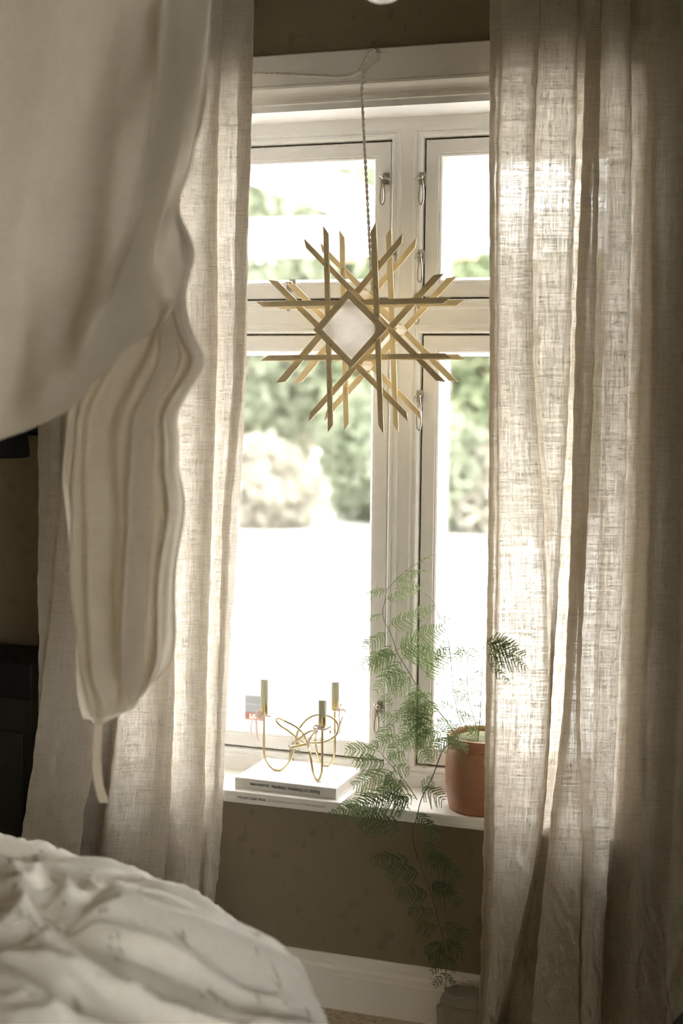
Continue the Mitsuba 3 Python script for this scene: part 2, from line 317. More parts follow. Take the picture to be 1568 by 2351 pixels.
sz0, sz1 = 0.476, 0.503
nose = [(.122, sz0), (.122, sz1), (-.046, sz1), (-.0495, sz1 - .0015), (-.051, sz1 - .005), (-.051, sz0 + .008), (-.0495, sz0 + .0075), (-.0495, sz0 + .0065), (-.051, sz0 + .006), (-.051, sz0 + .003), (-.049, sz0)]
k = put('window_sill', cat_([extrude_x(nose, OX0 - .06, OX1 - .05), box(OX1 - .05, OX1, -.008, .122, sz0, sz1)]), SILLM, smooth=20); tag(k, 'glossy white window sill board', kind='structure')

# ------------------------------------------------------------------ outside
GZ = -0.29
k = put('ground', grid_mesh(np.stack([*np.meshgrid(np.linspace(-60, 60, 13), np.linspace(-60, 60, 13)), np.full((13, 13), GZ)], -1)), GROUND, smooth=False); tag(k, 'sunlit pale open ground outside the window', kind='structure')
k = put('window_ledge', box(OX0, OX1, .22, .36, .50, .552, .004), EXTW); tag(k, 'pale outer window ledge', kind='structure')
pg = tag('pergola', 'white painted pergola beams outside the upper panes', 'pergola')
zb0, zb1 = at(830, 580, 4)[2], at(700, 500, 4)[2]
put('beam', box(-5.2, 1.2, 4.0, 4.14, zb0, zb1, .006), PERG, pg)
for x in (-2.34, -0.95, 0.6, -4.6):
    put('rafter', box(x - .05, x + .05, .315, 4.3, zb1, zb1 + .17, .006), PERG, pg)
for x in (-5.1, 1.1): put('post', box(x - .06, x + .06, 4.01, 4.13, GZ, zb0, .006), PERG, pg)
for px, py in ((1062, 578), (803, 582)):
    c = at(px, py, 3.99); tag(put('bracket', box(c[0] - .07, c[0] + .07, 3.95, 4.05, zb0 - .045, zb0, .01), WOODB, pg), 'brown wooden bracket')

def leaf_cloud(c, r, n, size, seed):
    g = np.random.default_rng(seed); d = g.normal(size=(n, 3)); d /= np.linalg.norm(d, axis=1, keepdims=True)
    rad = g.uniform(.45, 1, n) ** .6; lump = 0.72 + 0.55 * meshkit.noise(d * 2.6 + seed, seed)
    p = np.asarray(c) + d * np.asarray(r) * (rad * lump)[:, None]
    a = g.normal(size=(n, 3)); a /= np.linalg.norm(a, axis=1, keepdims=True); b = np.cross(a, g.normal(size=(n, 3))); b /= np.linalg.norm(b, axis=1, keepdims=True)
    s = size * g.uniform(.6, 1.3, (n, 1))
    v = np.stack([p - a * s, p + b * s * .45, p + a * s, p - b * s * .45], 1).reshape(-1, 3); i = np.arange(n)[:, None] * 4
    return trimesh.Trimesh(v, np.vstack([i + [0, 1, 2], i + [0, 2, 3]]), process=False)
def tree(name, x, y, h, r, mt, label, cat, group=None, seed=1, n=12000):
    t = thing(name, label, cat, group)
    trunk = spline([(x, y, GZ), (x + .1, y, GZ + h * .3), (x - .08, y + .05, GZ + h * .62)], 8)
    put('trunk', tube(trunk, np.linspace(.035, .015, 8) * h, 8), BARK, t)
    put('foliage', leaf_cloud((x, y, GZ + h * .56), (r, r * .8, h * .5), n, .115, seed), mt, t, smooth=False)
TR = [(-5.0, 15.5, 3.9, 1.9, 0, 'rounded pale green tree behind the lower left pane, right of the others'), (-7.5, 15.0, 6.4, 2.0, 1, 'pale green tree behind the left edge of the lower left pane'),
      (-11.2, 17.0, 7.5, 2.1, 0, 'broad pale tree hidden mostly by the left curtain'), (-3.0, 16.5, 3.5, 1.6, 0, 'darker green tree behind the right lower pane'),
      (-0.4, 18.0, 3.8, 1.9, 1, 'pale tree behind the right curtain'), (-9.2, 21.5, 8.6, 2.6, 1, 'tallest tree far back behind the upper left pane')]
for i, (x, y, h, r, m, lab) in enumerate(TR): tree('garden_tree', x, y, h, r, FOL[m], lab, 'tree', seed=20 + i)
BU = [(-6.3, 12.4, 1.1, 0.8, 2, 'brownish low bush at the edge of the open ground, left pane'), (-4.3, 12.8, 1.5, 0.7, 1, 'pale low bush beside the window post'), (-3.4, 13.0, 1.2, 0.8, 2, 'beige low bush behind the right lower pane'), (-8.0, 12.9, 1.7, 0.8, 0, 'green low bush at the curtain edge'), (-5.2, 13.6, 1.8, 0.8, 1, 'grey green rounded bush in the middle of the left pane')]
for i, (x, y, h, r, m, lab) in enumerate(BU):
    t = thing('garden_bush', lab, 'bush'); put('trunk', tube([(x, y, GZ), (x, y, GZ + h * .4)], .05, 6), BARK, t)
    put('foliage', leaf_cloud((x, y, GZ + h * .45), (r, r * .8, h * .55), 3500, .075, 60 + i), FOL[m], t, smooth=False)
c = at_z(818, 1476, GZ); m = trimesh.creation.icosphere(3, 1.0); m.vertices *= np.array([.13, .10, .05]) * (0.9 + .25 * meshkit.noise(m.vertices * 2, 3))[:, None]; m.apply_translation([c[0], c[1], GZ + .03])
k = put('garden_stone', m, STONE, smooth=True); tag(k, 'blurred grey stone lying on the pale ground outside', 'stone')

# small carton on the outer ledge, seen through the left pane
px0 = at(561, 1657, .27); cx0, cw, ch = px0[0], .056, .102
pk = thing('packet', 'small grey and orange packet on the outer ledge behind the left candle', 'packet')
z0 = .552
put('body', box(cx0, cx0 + cw, .27, .305, z0, z0 + ch, .002), CARTON, pk)
put('orange_panel', box(cx0 + .001, cx0 + cw - .001, .2688, .27, z0 + .017, z0 + .058), ORANGE, pk)
m = meshkit.text_mesh('LA', .010, .0006, True); m.apply_transform(T_(cx0 + .015, .2686, z0 + .045, 90)); put('lettering', m, COVER, pk, smooth=False)
sw = strip(spline([(cx0 + .014, .2684, z0 + .036), (cx0 + .028, .2684, z0 + .031), (cx0 + .05, .2684, z0 + .030)], 12), [0, 0, 1], np.linspace(.006, .013, 12)); put('white_swoosh', sw, COVER, pk)
put('grey_band', box(cx0 + .006, cx0 + .045, .2690, .27, z0 + .078, z0 + .083), STONE, pk)

# ------------------------------------------------------------------ curtains
def curtain_surface(rows, cols, depth, nrow, ncol, seed, zmin=0.006, amp=0.004):
    """rows: pixel heights; cols[row][knot]: pixel columns; depth[knot] or [row][knot]: plane of each knot"""
    depth = np.broadcast_to(np.asarray(depth, float), np.shape(cols)); cols = np.asarray(cols, float)
    ctrl = np.array([[at(cols[i][j], rows[i], depth[i][j]) for j in range(cols.shape[1])] for i in range(len(rows))])
    rr = np.asarray(rows, float)
    mid = PchipInterpolator(rr, ctrl, axis=0)(np.linspace(rr[0], rr[-1], nrow))
    kn = np.arange(cols.shape[1]); out = PchipInterpolator(kn, mid, axis=1)(np.linspace(0, kn[-1], ncol))
    n = meshkit.fbm(np.stack([out[..., 0] * 26, out[..., 1] * 26, out[..., 2] * 5], -1), 3, seed) - .5
    n2 = meshkit.fbm(np.stack([out[..., 0] * 60 + out[..., 2] * 18, out[..., 1] * 60, out[..., 2] * 24], -1), 2, seed + 5) - .5
    low = np.clip((1.0 - out[..., 2]) / .9, 0, 1)
    n3 = 1 - np.abs(2 * meshkit.noise(np.stack([out[..., 0] * 34 + 9 * n, out[..., 1] * 30, out[..., 2] * 9 + 6 * n2], -1), seed + 9) - 1)
    hang = np.clip((.47 - out[..., 2]) / .2, 0, 1)
    out[..., 1] += amp * (1.4 + 2.2 * low) * n * 2 + amp * (.35 + 1.0 * low) * n2 * 2 - hang * (.012 * n3 + .012 * n)
    out[..., 0] += amp * .9 * n2
    out[..., 2] = np.maximum(out[..., 2], zmin)
    return out
R_ROWS = [-270, 0, 400, 800, 1200, 1600, 1900, 2150, 2420]
R_COLS = np.array([
    [1124, 1140, 1154, 1196, 1238, 1286, 1326, 1337, 1347, 1366, 1377, 1412, 1447, 1480, 1512, 1570, 1645, 1730],
    [1124, 1142, 1154, 1196, 1237, 1286, 1326, 1336, 1346, 1366, 1376, 1411, 1446, 1478, 1511, 1569, 1642, 1725],
    [1123, 1138, 1148, 1186, 1226, 1275, 1321, 1328, 1336, 1350, 1372, 1400, 1448, 1466, 1500, 1567, 1638, 1720],
    [1124, 1138, 1147, 1184, 1223, 1268, 1310, 1315, 1321, 1342, 1362, 1391, 1441, 1456, 1498, 1564, 1632, 1715],
    [1121, 1136, 1148, 1194, 1248, 1270, 1290, 1301, 1312, 1330, 1346, 1392, 1433, 1443, 1492, 1560, 1628, 1710],
    [1114, 1130, 1141, 1198, 1257, 1262, 1266, 1281, 1295, 1311, 1329, 1376, 1416, 1429, 1480, 1552, 1620, 1700],
    [1112, 1124, 1139, 1180, 1238, 1242, 1246, 1254, 1263, 1300, 1335, 1370, 1401, 1415, 1470, 1540, 1610, 1690],
    [1107, 1119, 1132, 1158, 1192, 1198, 1206, 1224, 1240, 1288, 1330, 1361, 1386, 1400, 1460, 1530, 1600, 1680],
    [1094, 1100, 1110, 1117, 1122, 1132, 1150, 1185, 1217, 1288, 1330, 1360, 1380, 1400, 1460, 1522, 1600, 1680]])
# knots along the cloth: (column, shift in pixels, plane); the cloth doubles back on itself at every crease
R_KNOTS = [(0, 0, -.118), (1, -2, -.100), (2, 2, -.104), (2, -8, -.080), (2, -1, -.116), (3, 0, -.132), (4, 1, -.122), (4, -12, -.088), (4, -6, -.080), (4, 10, -.112), (5, 0, -.122), (6, 0, -.116), (6, -11, -.092),
           (7, -7, -.074), (7, 1, -.070), (8, 20, -.076), (8, 24, -.088), (8, 2, -.100), (8, -1, -.118), (9, 0, -.130), (10, 3, -.120), (10, -10, -.092), (10, -4, -.082), (10, 8, -.112), (11, 0, -.140), (12, 1, -.128), (12, 2, -.120), (12, -20, -.095), (12, -22, -.072), (13, -6, -.036), (13, 14, -.037),
           (14, 0, -.064), (14, 26, -.060), (15, 0, -.042), (15, 24, -.060), (16, 0, -.07), (17, 0, -.05)]
RK = np.array([[R_COLS[i][c] + dx * (1 if i < 5 else .8) for c, dx, d in R_KNOTS] for i in range(len(R_ROWS))])
RDEPTH = np.tile([d for c, dx, d in R_KNOTS], (len(R_ROWS), 1)); RDEPTH[0:2] = -.030 + RDEPTH[0:2] * .2; RDEPTH[2] = -.018 + RDEPTH[2] * .7; RDEPTH[5:, :16] *= 1.12; RDEPTH[7:, 29:] -= .02; RDEPTH[7:, 7:17] = (-.085, -.055, -.038, -.034, -.032, -.031, -.030, -.032, -.045, -.07); RDEPTH[6, 8:16] = (-.075, -.066, -.064, -.063, -.062, -.060, -.060, -.068)
RC = curtain_surface(R_ROWS, RK, RDEPTH, 330, 420, 3)
cr = thing('linen_curtain', 'sheer natural linen curtain hanging at the right of the window', 'curtain')
put('cloth', grid_mesh(RC), LINEN, cr, smooth=True, uv=grid_uv(RC))
hem = RC[:, :12].copy(); hem[..., 1] += .003; put('side_hem', grid_mesh(hem), HEM, cr, smooth=True, uv=grid_uv(hem))

L_ROWS = [-270, 0, 400, 800, 1200, 1600, 1900, 2150, 2420]
L_COLS = np.array([
    [165, 200, 225, 232, 280, 335, 350, 365, 402, 432, 482, 512, 552, 584, 572],
    [150, 190, 215, 222, 270, 330, 345, 360, 400, 430, 480, 510, 550, 583.5, 570],
    [122, 150, 185, 190, 240, 310, 330, 345, 385, 415, 466, 500, 545, 573.5, 566],
    [91, 120, 157, 162, 212, 290, 312, 330, 372, 402, 456, 498, 538, 562, 566],
    [88, 110, 132, 140, 190, 265, 300, 310, 356, 396, 446, 486, 512, 531, 547],
    [88, 94, 100, 96, 150, 236, 266, 286, 346, 400, 441, 474, 500, 512, 521],
    [58, 62, 67, 54, 112, 190, 228, 256, 320, 386, 430, 466, 486, 499, 510],
    [40, 44, 48, 32, 90, 170, 206, 236, 300, 370, 420, 456, 476, 484, 492],
    [20, 26, 30, 10, 70, 150, 190, 220, 290, 356, 410, 446, 466, 474, 480]], float)
L_DEP = np.array([-.11, -.15, -.10, -.165, -.19, -.165, -.075, -.165, -.190, -.165, -.192, -.168, -.186, -.172, -.140])
L_DEP = -.070 + (L_DEP + .075) * .78; L_DEP[11:] -= .006
LK, LD = [], []
for j in range(15):      # small double folds at the creases of the main panel
    LK.append(L_COLS[:, j]); LD.append(L_DEP[j])
    if j == 5: LK += [L_COLS[:, j] - 16, L_COLS[:, j] - 2]; LD += [L_DEP[j] + .035, -.055]
    if j == 6: LK += [L_COLS[:, j] + 10]; LD += [-.050]
    if j in (9, 11): LK += [L_COLS[:, j] - 9, L_COLS[:, j] + 4]; LD += [L_DEP[j] + .035, L_DEP[j] + .025]
L_COLS = np.array(LK).T; LD = np.tile(LD, (9, 1)); LD[0:2] = -.030 + LD[0:2] * .2; LD[2] = -.02 + LD[2] * .75
LD[4, :3] = -.235; LD[4, 3:6] = -.26; LD[3, :6] -= .03; LD[5, :3] = -.275; LD[6:, :3] = -.285; LD[5, 3:6] = -.30; LD[6:, 3:6] = -.31; LD[5, 6] = -.20; LD[6:, 6] = -.24; LD[5, 7:10] = (-.07, -.050, -.055); LD[6:, 7:10] = (-.05, -.032, -.045); L_DEP = LD
LC = curtain_surface(L_ROWS, L_COLS, L_DEP, 320, 300, 9)
cl = thing('linen_curtain', 'sheer natural linen curtain hanging at the left of the window, behind the bed canopy', 'curtain')
put('cloth', grid_mesh(LC), LINEN, cl, smooth=True, uv=grid_uv(LC))
hem = LC[:, -30:-17].copy(); hem[..., 1] += .003; put('side_hem', grid_mesh(hem), HEM, cl, smooth=True, uv=grid_uv(hem))
zr = 2.41
rod = thing('curtain_rod', 'plain black curtain rod above the frame', 'curtain rod')
put('rod', tube([(-2.2, -.062, zr + .004), (.05, -.062, zr + .004)], .012, 16), BLACK, rod)
for x in (-2.1, -.9, .02): put('bracket', box(x - .008, x + .008, -.062, 0, zr - .004, zr + .012, .002), BLACK, rod)

# ------------------------------------------------------------------ bed
def rounded_rect(x0, x1, y0, y1, r, inset, n=64):
    """contour of the rectangle inset by a distance, corners of radius r - inset (at least a little)"""
    X0, X1, Y0, Y1 = x0 + inset, x1 - inset, y0 + inset, y1 - inset; rr = max(r - inset * .55, .05); rr = min(rr, .5 * (X1 - X0) - 1e-3, .5 * (Y1 - Y0) - 1e-3)
    pts = []
    for cx, cy, a0 in ((X1 - rr, Y1 - rr, 0), (X0 + rr, Y1 - rr, 90), (X0 + rr, Y0 + rr, 180), (X1 - rr, Y0 + rr, 270)):
        for a in np.radians(np.linspace(a0, a0 + 90, n)): pts.append((cx + rr * math.cos(a), cy + rr * math.sin(a)))
    pts = np.array(pts + [pts[0]]); d = np.r_[0, np.cumsum(np.linalg.norm(np.diff(pts, axis=0), axis=1))]
    # even spacing, except that corners keep their share
    s = np.linspace(0, d[-1], 700)[:-1]; return np.stack([np.interp(s, d, pts[:, 0]), np.interp(s, d, pts[:, 1])], 1)
BED = dict(x0=-2.68, x1=-0.675, y0=-2.35, y1=-0.738, r=.37)
bed = thing('bed', 'bed under a rumpled white duvet with a small floral print', 'bed')
ztop = 0.628
prof = []
for s in np.linspace(0, 1, 70):     # from the middle of the top outwards
    prof.append((.72 - .42 * s, ztop + .012 * (1 - s) ** 2))
for a in np.linspace(0, math.pi / 2, 46)[1:]:
    prof.append((.30 - .30 * math.sin(a) ** 1.4, ztop - .369 * (1 - math.cos(a)) ** 1.125))
for s in np.linspace(0, 1, 30)[1:]: prof.append((-.02 * s, ztop - .369 - s * (ztop - .369 - .06)))
rings = []
for ins, z in prof:
    c = rounded_rect(BED['x0'], BED['x1'], BED['y0'], BED['y1'], BED['r'], ins); rings.append(np.column_stack([c, np.full(len(c), z)]))
P = np.array(rings); P = np.concatenate([P, P[:, :1]], 1)
base = trimesh.Trimesh(*(lambda m: (m.vertices, m.faces))(grid_mesh(P)), process=False)
N = np.array(base.vertex_normals).reshape(P.shape)
if N[:60, :, 2].mean() < 0: N = -N
q = P.copy(); a = math.radians(22); ca, sa = math.cos(a), math.sin(a)
u = q[..., 0] * ca + q[..., 1] * sa; v = -q[..., 0] * sa + q[..., 1] * ca + .6 * (q[..., 2] - ztop)
wu = meshkit.fbm(np.stack([u * 3, v * 3, q[..., 2] * 2], -1), 2, 2) - .5; wv = meshkit.fbm(np.stack([u * 3 + 9, v * 3, q[..., 2] * 2], -1), 2, 5) - .5
r1 = 1 - np.abs(2 * meshkit.fbm(np.stack([u * 3.6 + wu * 2.6, v * 9 + wv * 3.2, 0 * u], -1), 2, 8) - 1) * 2.2
r2 = 1 - np.abs(2 * meshkit.noise(np.stack([u * 9 + wu * 4, v * 22 + wv * 6, 0 * u + 4], -1), 12) - 1)
top = np.clip((N[..., 2] - .15) / .5, 0, 1)
side = 1 - top
fold = np.sin((q[..., 0] * 1.0 + q[..., 1] * 1.0 + .12 * wu) * 46) * .010 + np.sin((q[..., 0] - q[..., 1]) * 31 + 4 * wu) * .006
r3 = 1 - np.abs(2 * meshkit.noise(np.stack([u * 17 + wu * 6 + wv * 4, v * 38 + wv * 9, 0 * u + 14], -1), 22) - 1)
disp = top * (.042 * np.maximum(r1, -.5) + .030 * r2 + .012 * r3 + .03 * wu) + side * (fold * .8 + .006 * r2)
P = P + N * disp[..., None]; P[..., 2] = np.maximum(P[..., 2], .02)
put('duvet', grid_mesh(P), DUVET, bed, smooth=True)
put('base', box(BED['x0'] + .06, BED['x1'] - .08, BED['y0'] + .08, BED['y1'] - .08, 0, .24, .01), DARKBODY, bed)
put('mattress', box(BED['x0'] + .06, BED['x1'] - .25, BED['y0'] + .25, BED['y1'] - .25, .24, .40, .03), COVER, bed)

# ------------------------------------------------------------------ bed canopy
def patch(rows_px, Yd, nr, nc):
    ctrl = np.array([[at(x, y, Yd[i][j]) for j, (x, y) in enumerate(r)] for i, r in enumerate(rows_px)])
    a = CubicSpline(np.arange(len(rows_px)), ctrl, axis=0)(np.linspace(0, len(rows_px) - 1, nr))
    return CubicSpline(np.arange(ctrl.shape[1]), a, axis=1)(np.linspace(0, ctrl.shape[1] - 1, nc))
can = thing('bed_canopy', 'gathered white muslin bed canopy hanging in front of the left curtain', 'canopy')
rowsA = [
    [(-250, -760), (-120, -760), (40, -760), (180, -760), (300, -760), (390, -760), (450, -760)],
    [(-330, -350), (-150, -350), (40, -350), (195, -350), (325, -350), (418, -350), (485, -350)],
    [(-350, 0), (-150, 0), (40, 0), (190, 0), (320, 0), (410, 0), (476, 0)],
    [(-360, 300), (-160, 305), (20, 310), (165, 320), (295, 320), (385, 315), (444, 305)],
    [(-360, 620), (-170, 620), (-10, 615), (125, 610), (255, 585), (345, 545), (408, 470)],
    [(-360, 850), (-170, 845), (-20, 830), (100, 800), (222, 735), (325, 660), (405, 580)],
    [(-355, 1040), (-150, 1010), (5, 975), (115, 915), (220, 832), (330, 745), (408, 655)],
    [(-350, 1085), (-150, 1045), (0, 1005), (108, 955), (205, 880), (310, 800), (400, 700)]]
base_y = [-.98, -.98, -1.01, -1.04, -1.08, -1.10, -1.07, -1.04]
YA = [[base_y[i] + .035 * math.sin(j * 2.2 + i * .5) - (.03 if 0 < j < 5 and i > 2 else 0) for j in range(7)] for i in range(8)]
A = patch(rowsA, YA, 170, 150)
vv, uu = np.meshgrid(np.linspace(0, 1, 170), np.linspace(0, 1, 150), indexing='ij')
nz = meshkit.fbm(np.stack([uu * 3, vv * 3, 0 * uu], -1), 3, 6) - .5
A[..., 1] += .022 * np.sin(uu * 21 + vv * 5 * (1 - uu) + 5 * nz) * (.5 + .5 * vv) * np.clip(uu * 1.6 - .2, .15, 1) + .010 * np.sin(uu * 40 - vv * 3 + 6 * nz) * uu + .016 * np.sin((uu * 6 + vv * 9) * 1.6 + 4 * nz) * np.clip(vv * 1.5 - .3, 0, 1) + .03 * nz
put('swag', grid_mesh(A), MUSLIN, can, smooth=True, uv=grid_uv(A))
rowsB = [
    [(400, 90), (418, 90), (434, 90), (448, 90), (460, 90)],
    [(380, 300), (402, 302), (420, 306), (436, 310), (446, 312)],
    [(350, 440), (370, 440), (382, 440), (392, 440), (401, 440)],
    [(330, 540), (360, 540), (385, 538), (405, 535), (419, 532)],
    [(318, 605), (350, 602), (380, 600), (410, 600), (433, 600)],
    [(300, 690), (335, 690), (365, 690), (395, 690), (414, 690)],
    [(255, 770), (310, 775), (360, 780), (405, 785), (440, 790)],
    [(200, 850), (270, 852), (335, 852), (400, 852), (455, 850)],
    [(165, 935), (230, 938), (300, 940), (355, 940), (404, 940)],
    [(157, 1010), (225, 1012), (290, 1012), (350, 1010), (401, 1008)],
    [(150, 1095), (225, 1095), (290, 1095), (350, 1092), (402, 1090)],
    [(158, 1190), (230, 1195), (295, 1195), (355, 1190), (411, 1185)],
    [(164, 1330), (230, 1330), (290, 1330), (345, 1330), (389, 1330)],
    [(176, 1490), (235, 1492), (285, 1492), (340, 1492), (387, 1490)],
    [(190, 1580), (240, 1582), (285, 1582), (325, 1580), (352, 1570)],
    [(206, 1648), (236, 1650), (262, 1648), (288, 1640), (312, 1622)]]
def tail(back, seed):
    Y = [[-.935 + (.045 if back else -.015) + .020 * math.sin(j * 1.9 + seed) for j in range(5)] for i in range(16)]
    B = patch(rowsB if not back else [[(x + (6 if 2 < i < 14 else 0), y - 4) for x, y in r] for i, r in enumerate(rowsB)], Y, 260, 110)
    vv, uu = np.meshgrid(np.linspace(0, 1, 260), np.linspace(0, 1, 110), indexing='ij')
    nz = meshkit.fbm(np.stack([uu * 3, vv * 5, 0 * uu + seed], -1), 3, 6) - .5
    B[..., 1] += .020 * np.sin(uu * 15 + seed + 3 * nz + vv * 2) + .010 * np.sin(uu * 33 + 5 * nz + vv * 5) + .02 * nz
    # the loop at the bottom closes: front and back layer meet
    w = np.clip((vv - .9) / .1, 0, 1); B[..., 1] = B[..., 1] * (1 - w) + (-.93) * w
    return B
for back, seed in ((False, 1.0), (True, 4.2)):
    B = tail(back, seed); put('tail', grid_mesh(B), MUSLIN, can, smooth=True, uv=grid_uv(B))
tp = spline([at(x, y, -.93) for x, y in ((226, 1630), (225, 1680), (222, 1740), (226, 1795), (240, 1843))], 30)
put('tie', strip(tp, RIGHT, np.linspace(.013, .016, 30)), MUSLIN, can, smooth=False)
hp = [at(x, -760, -.98) for x in (-250, 100, 450)]
put('hanging_rail', tube([hp[0] + [0, 0, .012], hp[2] + [0, 0, .012]], .012, 12), WHITE, can)
for x in (-200, 400):
    h = at(x, -760, -.98); put('hanger', tube([h + [0, 0, .01], (h[0], h[1], ZC)], .004, 8), WHITE, can)

# ------------------------------------------------------------------ dark corner left of the curtain
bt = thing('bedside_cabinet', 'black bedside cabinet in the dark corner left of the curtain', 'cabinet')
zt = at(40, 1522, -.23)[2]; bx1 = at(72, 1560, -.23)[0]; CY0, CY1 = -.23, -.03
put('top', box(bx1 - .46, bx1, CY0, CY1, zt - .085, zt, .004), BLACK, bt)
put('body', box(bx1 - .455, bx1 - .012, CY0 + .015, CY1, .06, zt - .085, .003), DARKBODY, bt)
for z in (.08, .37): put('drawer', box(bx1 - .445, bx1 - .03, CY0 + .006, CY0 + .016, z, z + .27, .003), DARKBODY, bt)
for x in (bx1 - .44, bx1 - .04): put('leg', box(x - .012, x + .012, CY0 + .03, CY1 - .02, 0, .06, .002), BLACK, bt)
lampc = at(8, 1015, -.16)
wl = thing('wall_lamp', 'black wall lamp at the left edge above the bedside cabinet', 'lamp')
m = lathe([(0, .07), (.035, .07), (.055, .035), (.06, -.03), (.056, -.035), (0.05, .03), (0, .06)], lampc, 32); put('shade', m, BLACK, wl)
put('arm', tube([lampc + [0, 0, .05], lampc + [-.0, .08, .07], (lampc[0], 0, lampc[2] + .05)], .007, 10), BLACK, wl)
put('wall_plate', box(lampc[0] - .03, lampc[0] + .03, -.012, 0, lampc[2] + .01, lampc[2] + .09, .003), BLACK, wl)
cb = spline([at(-40, 1455, -.10), at(-20, 1470, -.12), at(5, 1486, -.14), at(30, 1503, -.17), [*at(46, 1514, -.19)[:2], zt + .003]], 20)
k = put('cable', tube(cb, .0025, 6), BLACK); tag(k, 'thin black cable running down to the black bedside cabinet', 'cable')

# ------------------------------------------------------------------ ceiling bulb, bag, pouf
c = at(877, 6, -.8); rb = .047; c = c + [0, 0, rb]
gl = thing('pendant_bulb', 'round white bulb hanging at the top edge above the window', 'lamp')
s = trimesh.creation.icosphere(3, rb); s.apply_translation(c); put('bulb', s, BULB, gl, smooth=True)
put('socket', lathe([(0, .03), (.018, .03), (.02, .0), (.018, -.04), (0, -.04)], c + [0, 0, rb + .03], 24), BLACK, gl)
put('cable', tube([c + [0, 0, rb + .05], (c[0], c[1], ZC)], .003, 8), BLACK, gl)

bc = at_z(1095, 2385, 0.0); bc[1] = -.066; bc[0] = at(1070, 2330, -.066)[0]
bg = thing('cloth_bag', 'small slumped grey cloth bag on the floor at the foot of the right curtain', 'bag')
def blob(c, s, seed, amp, e=0.7):
    m = trimesh.creation.icosphere(5, 1.0); v = m.vertices; v = np.sign(v) * np.abs(v) ** e; m.vertices = (v * s) * (1 + amp * (meshkit.fbm(v * 2.2, 3, seed) - .5))[:, None] + c; return m
zb = .060
put('body', blob(np.array([bc[0], bc[1], .045]), np.array([.066, .038, .05]), 4, .18), GREYBAG, bg, smooth=True)
put('flap', blob(np.array([bc[0] + .008, bc[1] - .004, .100]), np.array([.061, .038, .016]), 9, .35), GREYBAG, bg, smooth=True)
pc = at(1640, 2400, -.42)
pf = put('pouf', blob(np.array([pc[0] + .05, -.42, .16]), np.array([.15, .14, .16]), 5, .05, .8), BLACK, smooth=True); tag(pf, 'black pouf at the bottom right corner beside the curtain', 'pouf')

# ------------------------------------------------------------------ straw star
st = thing('straw_star', 'large bamboo slat star with a white paper diamond hanging in front of the window', 'star')
SY = -.105
def sp(X, Y, y=SY): return at(560 + X / 2.9037, 480 + Y / 2.9037, y)
def slat(corners, yoff, parent, dx=0.0, dy=0.0, th=.0045, mt=BAMBOO, name='slat'):
    """four corners in picture order: a long strip with bevelled front edges"""
    c = np.array([sp(*q) for q in corners]); c[:, 1] = SY + yoff; c += [dx, dy, 0]
    cen = c.mean(0); ax = (c[2] + c[3] - c[0] - c[1]); L = np.linalg.norm(ax); ax /= L
    wv = np.cross(ax, [0, 1, 0]); b = .0009
    pts = []
    for q in c:
        s = np.sign((q - cen) @ wv)
        pts += [q + [0, th / 2, 0], q + [0, -th / 2 + b, 0], q - wv * s * b * 1.4 + [0, -th / 2, 0]]
    m = trimesh.convex.convex_hull(np.array(pts))
    m.unmerge_vertices()
    uv = np.stack([(m.vertices - cen) @ ax + 3.1 * corners[0][0] / 900, (m.vertices - cen) @ wv + corners[0][1] / 400], 1)
    return put(name, m, mt, parent, smooth=False, uv=uv)
def lash(X, Y, ang, yoff, parent, dx=0, dy=0):
    c = sp(X, Y); c[1] = SY + yoff; c = c + [dx, dy, 0]; a = math.radians(ang)
    e = np.array([math.cos(a), 0, math.sin(a)]); w = np.array([-math.sin(a), 0, math.cos(a)]); ms = []
    for o in (-.0022, .0022):
        t = np.linspace(0, 2 * np.pi, 17); rr = np.stack([np.sign(np.cos(t)) * np.abs(np.cos(t)) ** .45 * .0078, np.sign(np.sin(t)) * np.abs(np.sin(t)) ** .45 * .0075], 1)
        ms.append(tube(c + e * o * 1.0 + rr[:, :1] * (w + e * .18) + rr[:, 1:] * np.array([0, 1.0, 0]), .0011, 5, caps=False))
    return put('lashing', cat_(ms), RATTAN, parent, smooth=50)
SL = {'V1': ([(533, 115), (568, 165), (598, 1440), (565, 1485)], -.004), 'V2': ([(858, 155), (895, 98), (945, 1490), (910, 1440)], -.014),
      'H1': ([(140, 655), (97, 620), (1385, 590), (1335, 632)], -.009), 'H2': ([(118, 1012), (162, 975), (1340, 962), (1385, 998)], .001),
      'A': ([(160, 475), (220, 478), (1080, 1355), (1087, 1415)], .006), 'B': ([(408, 258), (400, 200), (1338, 1150), (1275, 1143)], .006),
      'C': ([(1047, 160), (1043, 225), (268, 1150), (200, 1158)], .011), 'D': ([(1255, 438), (1320, 432), (430, 1355), (425, 1418)], .011)}
CR = [(560, 395, 4), (886, 372, 4), (330, 630, 92), (1112, 612, 92), (357, 990, 92), (1138, 982, 92), (576, 1212, 3), (916, 1212, 3)]
